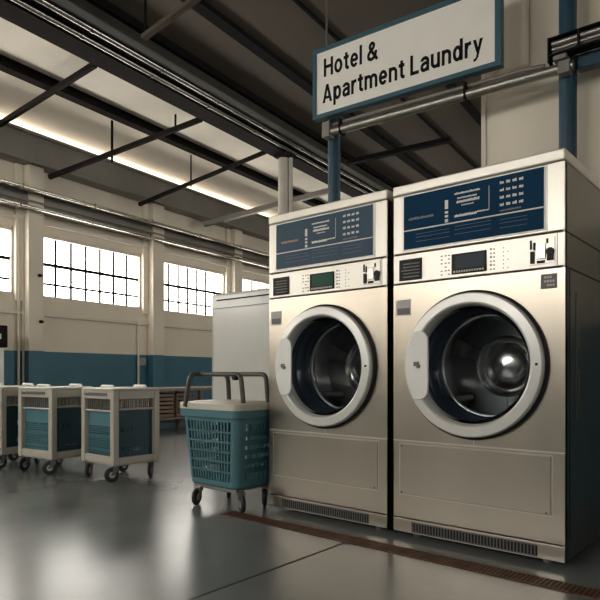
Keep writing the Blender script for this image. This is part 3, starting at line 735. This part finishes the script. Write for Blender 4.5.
m.loft([rrect(tx - .04, ty - .04, .05, zt + .085), rrect(tx - .045, ty - .045, .05, zt + .096)], 0, True, True, True)
m.build('lid', 'lid_pl', bk, smooth=30)
zh = .868; L_ = -.165; Rr_ = .235; F_ = -.205; K_ = .115; zl = .655
m = MB()
m.tube(fillet([(L_ - .03, F_ - .025, zl), (L_ + .0, F_ - .01, zh), (L_ + .01, K_, zh), (L_ + .02, K_ + .005, zl + .02)], .05, 8), .0155, 14)
m.tube(fillet([(L_ + .005, F_ + .08, zh), (Rr_ - .02, F_ + .09, zh), (Rr_, F_ + .095, zl + .02)], .05, 8), .0155, 14)
m.tube(fillet([(L_ + .015, K_ - .02, zh), (Rr_, K_ - .02, zh), (Rr_ + .02, K_ - .02, zl + .02)], .05, 8), .0155, 14)
hnd = m.build('handle', 'bronze', bk, smooth=50)
m = MB(); m.cyl((Rr_ - .06, F_ + .085, zh - .02), .019, -.02, .012, 'X', 16); m.build('knob', 'black', hnd, bevel=.003)
m = MB(); m.box(-.20, .21, -.145, .145, zb - .026, zb - .012); m.box(-.20, .21, -.15, -.135, zb - .036, zb - .012); m.box(-.20, .21, .135, .15, zb - .036, zb - .012)
m.build('undercarriage', 'galv', bk, bevel=.003)
for x, y, yw in ((-.150, -.150, -1.2), (.225, -.125, -.5), (-.15, .125, -.8), (.198, .125, -.9)):
    caster(bk, x, y, zb - .026, .055, yw)

# ------------------------------------------------------------------ laundry carts
CW, CD = .492, .445
def cart(loc, rz, label):
    c = thing('laundry_cart', label, 'laundry cart', loc, rz, 'row of beige framed laundry carts')
    hx, hy, p = CW / 2, CD / 2, .052
    m = MB()
    for sx in (-1, 1):
        for sy in (-1, 1):
            x0, x1 = (hx - p, hx) if sx > 0 else (-hx, -hx + p); y0, y1 = (hy - p, hy) if sy > 0 else (-hy, -hy + p)
            m.box(x0, x1, y0, y1, .135, .735)
    for sy in (-1, 1):
        y0, y1 = (hy - .035, hy - .004) if sy > 0 else (-hy + .004, -hy + .035)
        m.box(-hx + p, hx - p, y0, y1, .142, .205); m.box(-hx + p, hx - p, y0, y1, .665, .735); m.box(-hx + p, hx - p, y0 + .005, y1 - .005, .560, .576)
    for sx in (-1, 1):
        x0, x1 = (hx - .035, hx - .004) if sx > 0 else (-hx + .004, -hx + .035)
        m.box(x0, x1, -hy + p, hy - p, .142, .195); m.box(x0, x1, -hy + p, hy - p, .665, .735); m.box(x0 + .005, x1 - .005, -hy + p, hy - p, .575, .590)
    m.box(-hx + .02, hx - .02, -hy + .02, hy - .02, .128, .142)
    m.build('frame', 'beige_pl', c, bevel=.007)
    m = MB(); m.box(-hx + .06, -hx + .10, -hy - .003, -hy + .005, .69, .712); m.box(-hx + .11, hx - .10, -hy + .0005, -hy + .005, .69, .716); m.build('label_slot', 'grey_dark', c)
    # slats behind the upper opening
    m = MB()
    for k in range(14):
        x = -hx + .06 + k * (CW - .12) / 13; m.box(x - .005, x + .005, -hy + .032, -hy + .040, .57, .67); m.box(x - .005, x + .005, hy - .040, hy - .032, .57, .67)
    for k in range(10):
        y = -hy + .06 + k * (CD - .12) / 9; m.box(hx - .040, hx - .032, y - .005, y + .005, .58, .67); m.box(-hx + .032, -hx + .040, y - .005, y + .005, .58, .67)
    m.build('wire_rails', 'galv', c)
    # teal bin
    bx0, bx1, by0, by1, z0, z1 = -hx + .045, hx - .040, -hy + .040, hy - .040, .15, .556
    b = MB()
    b.box(bx0, bx1, by0, by0 + .004, z1 - .085, z1); b.box(bx0, bx1, by1 - .004, by1, z1 - .085, z1)
    b.grid_panel((bx0, by0, z0), (bx1, by0, z0), (bx1, by0, z1 - .085), (bx0, by0, z1 - .085), (0, -1, 0), 22, 14, .45, .42, .04, .09, .004)
    b.grid_panel((bx0, by1, z0), (bx1, by1, z0), (bx1, by1, z1 - .085), (bx0, by1, z1 - .085), (0, 1, 0), 22, 14, .45, .42, .04, .09, .004)
    b.box(bx0, bx1, by0, by1, z0 - .005, z0)
    for zz in (.245, .345, .36): b.box(bx0, bx1, by0 - .004, by0, zz - .004, zz + .004)
    bn = b.build('bin', 'teal', c)
    for xx, nn in ((bx1, 1), (bx0, -1)):
        b = MB()
        x0, x1 = (xx - .004, xx) if nn > 0 else (xx, xx + .004)
        b.box(x0, x1, by0, by1, z0, .235); b.box(x0, x1, by0, by1, .275, .395); b.box(x0, x1, by0, by1, .44, z1 + .01)
        q0, q1 = by0 + .03, by1 - .03
        for zz0, zz1, ua, ub in ((.235, .275, .12, .75), (.395, .44, .12, .45)):
            ya, yb = by0 + (by1 - by0) * ua, by0 + (by1 - by0) * ub
            b.box(x0, x1, by0, ya, zz0, zz1); b.box(x0, x1, yb, by1, zz0, zz1)
            n = int((yb - ya) / .022)
            for k in range(n): y = ya + (yb - ya) * (k + .5) / n; b.box(x0, x1, y - .006, y + .006, zz0, zz1)
        b.build('bin_side', 'teal_dark', bn)
    # lid and grips
    m = MB(); m.loft([rrect(hx + .004, hy + .004, .03, .735), rrect(hx + .004, hy + .004, .03, .748), rrect(hx - .012, hy - .012, .025, .755)], 0, True, True, True); ld = m.build('lid', 'beige_pl', c, smooth=35)
    m = MB(); m.tube(fillet([(-.20, -.06, .752), (-.19, -.06, .768), (-.02, -.06, .768), (-.01, -.06, .752)], .02, 5), .010, 10)
    m.tube(fillet([(.05, .10, .752), (.06, .10, .770), (.21, .10, .770), (.22, .10, .752)], .02, 5), .012, 10)
    m.build('lid_grip', 'white_pl', ld, smooth=50)
    for x, y, yw in ((hx - .05, -hy + .05, -1.9), (-hx + .06, -hy + .05, -1.2), (hx - .05, hy - .05, -.6), (-hx + .06, hy - .05, -1.4)):
        caster(c, x, y, .128, .060, yw + random.uniform(-.3, .3), fork='grey_dark')
    return c
def cart_at(fx, fy, rz, label):
    o = Vector((-CW / 2, CD / 2, 0)); o.rotate(Matrix.Rotation(rz, 3, 'Z'))
    return (fx + o.x, fy + o.y, 0), rz, label
cart(*cart_at(-4.183, 2.641, 0, 'beige framed teal laundry cart nearest the basket trolley, in full view'))
cart(*cart_at(-4.90, 2.50, R_(8), 'beige framed teal laundry cart in the middle of the three'))
cart(*cart_at(-5.56, 2.36, R_(6), 'beige framed teal laundry cart cut off at the left end of the row'))

# ------------------------------------------------------------------ bench and crates against the wall
bn = thing('wooden_bench', 'long brown wooden bench along the teal wall behind the carts', 'bench', B(-6.95, 6.6, 0), DL)
m = MB(); m.box(-.32, .32, -1.6, 1.6, .61, .655); plabel(m.build('bench_top', 'wood_top', bn, bevel=.005), 'tan plank top')
m = MB(); m.box(-.30, .30, -1.58, 1.58, .175, .205); m.build('shelf', 'wood', bn, bevel=.004)
for y in (-1.5, -.5, .5, 1.5):
    for x in (-.26, .26):
        m = MB(); m.box(x - .03, x + .03, y - .03, y + .03, 0, .61); m.build('leg', 'wood', bn, bevel=.003)
def crate(s, label):
    c = thing('slatted_crate', label, 'crate', B(-6.93, s, .206), DL, 'slatted crates on the bench shelf')
    m = MB()
    for k in range(6): m.box(.19, .205, -.21, .21, .01 + k * .062, .05 + k * .062)
    for k in range(6): m.box(-.205, -.19, -.21, .21, .01 + k * .062, .05 + k * .062)
    for y0 in (-.21, .195):
        for k in range(6): m.box(-.19, .19, y0, y0 + .015, .01 + k * .062, .05 + k * .062)
    m.build('slats', 'wood', c)
    m = MB()
    for x in (-.185, .165):
        for y in (-.195, .175): m.box(x, x + .02, y, y + .02, 0, .37)
    m.build('corner_post', 'wood', c)
    m = MB(); m.box(-.19, .19, -.195, .195, .0, .01); m.build('base_board', 'wood', c)
crate(5.85, 'brown slatted crate on the bench shelf just right of the last cart')
crate(6.35, 'brown slatted crate on the bench shelf left of the basket trolley handle')
crate(6.82, 'brown slatted crate on the bench shelf beside the white cabinet')

for nm, gr in (('washing_machine', 'pair of stainless washing machines'), ('roof_brace', 'dark braces under the roof'), ('hanger_rod', 'thin rods hanging from the roof'), ('overhead_pipe', 'bright pipes beside the roof girder'),
               ('wall_pipe', 'pale pipes along the window wall'), ('conduit', 'vertical conduits on the window wall'), ('wall_hook', 'dark hooks on the first pillar'), ('roof_beam', 'dark roof beams'), ('pillar', 'cream pillars between the windows'), ('window', 'daylit windows')):
    for o_ in COL.objects:
        if o_.parent is None and o_.name.split('.')[0].rstrip('0123456789').rstrip('_') == nm: o_['group'] = gr

# ------------------------------------------------------------------ light, camera, colour
wd = bpy.data.worlds.new('World'); SC.world = wd; wd.use_nodes = True
wd.node_tree.nodes['Background'].inputs[0].default_value = (1, .93, .82, 1); wd.node_tree.nodes['Background'].inputs[1].default_value = .03
cam = bpy.data.cameras.new('camera'); co = bpy.data.objects.new('camera', cam); COL.objects.link(co)
cam.sensor_width = 36; cam.sensor_fit = 'HORIZONTAL'; cam.lens = 594 / 600 * 36
cam.shift_y = 74 / 600
co.location = (0, 0, .87); co.rotation_euler = (PI / 2, 0, R_(40.3))
cam.clip_start = .05; cam.clip_end = 100
SC.camera = co
vs = SC.view_settings
vs.view_transform = 'Standard'; vs.look = 'None'; vs.gamma = 1; vs.use_curve_mapping = False; vs.exposure = 1.22
cy = SC.cycles
cy.max_bounces = 10; cy.diffuse_bounces = 6; cy.glossy_bounces = 5; cy.transparent_max_bounces = 12
cy.sample_clamp_indirect = 6; cy.use_denoising = True
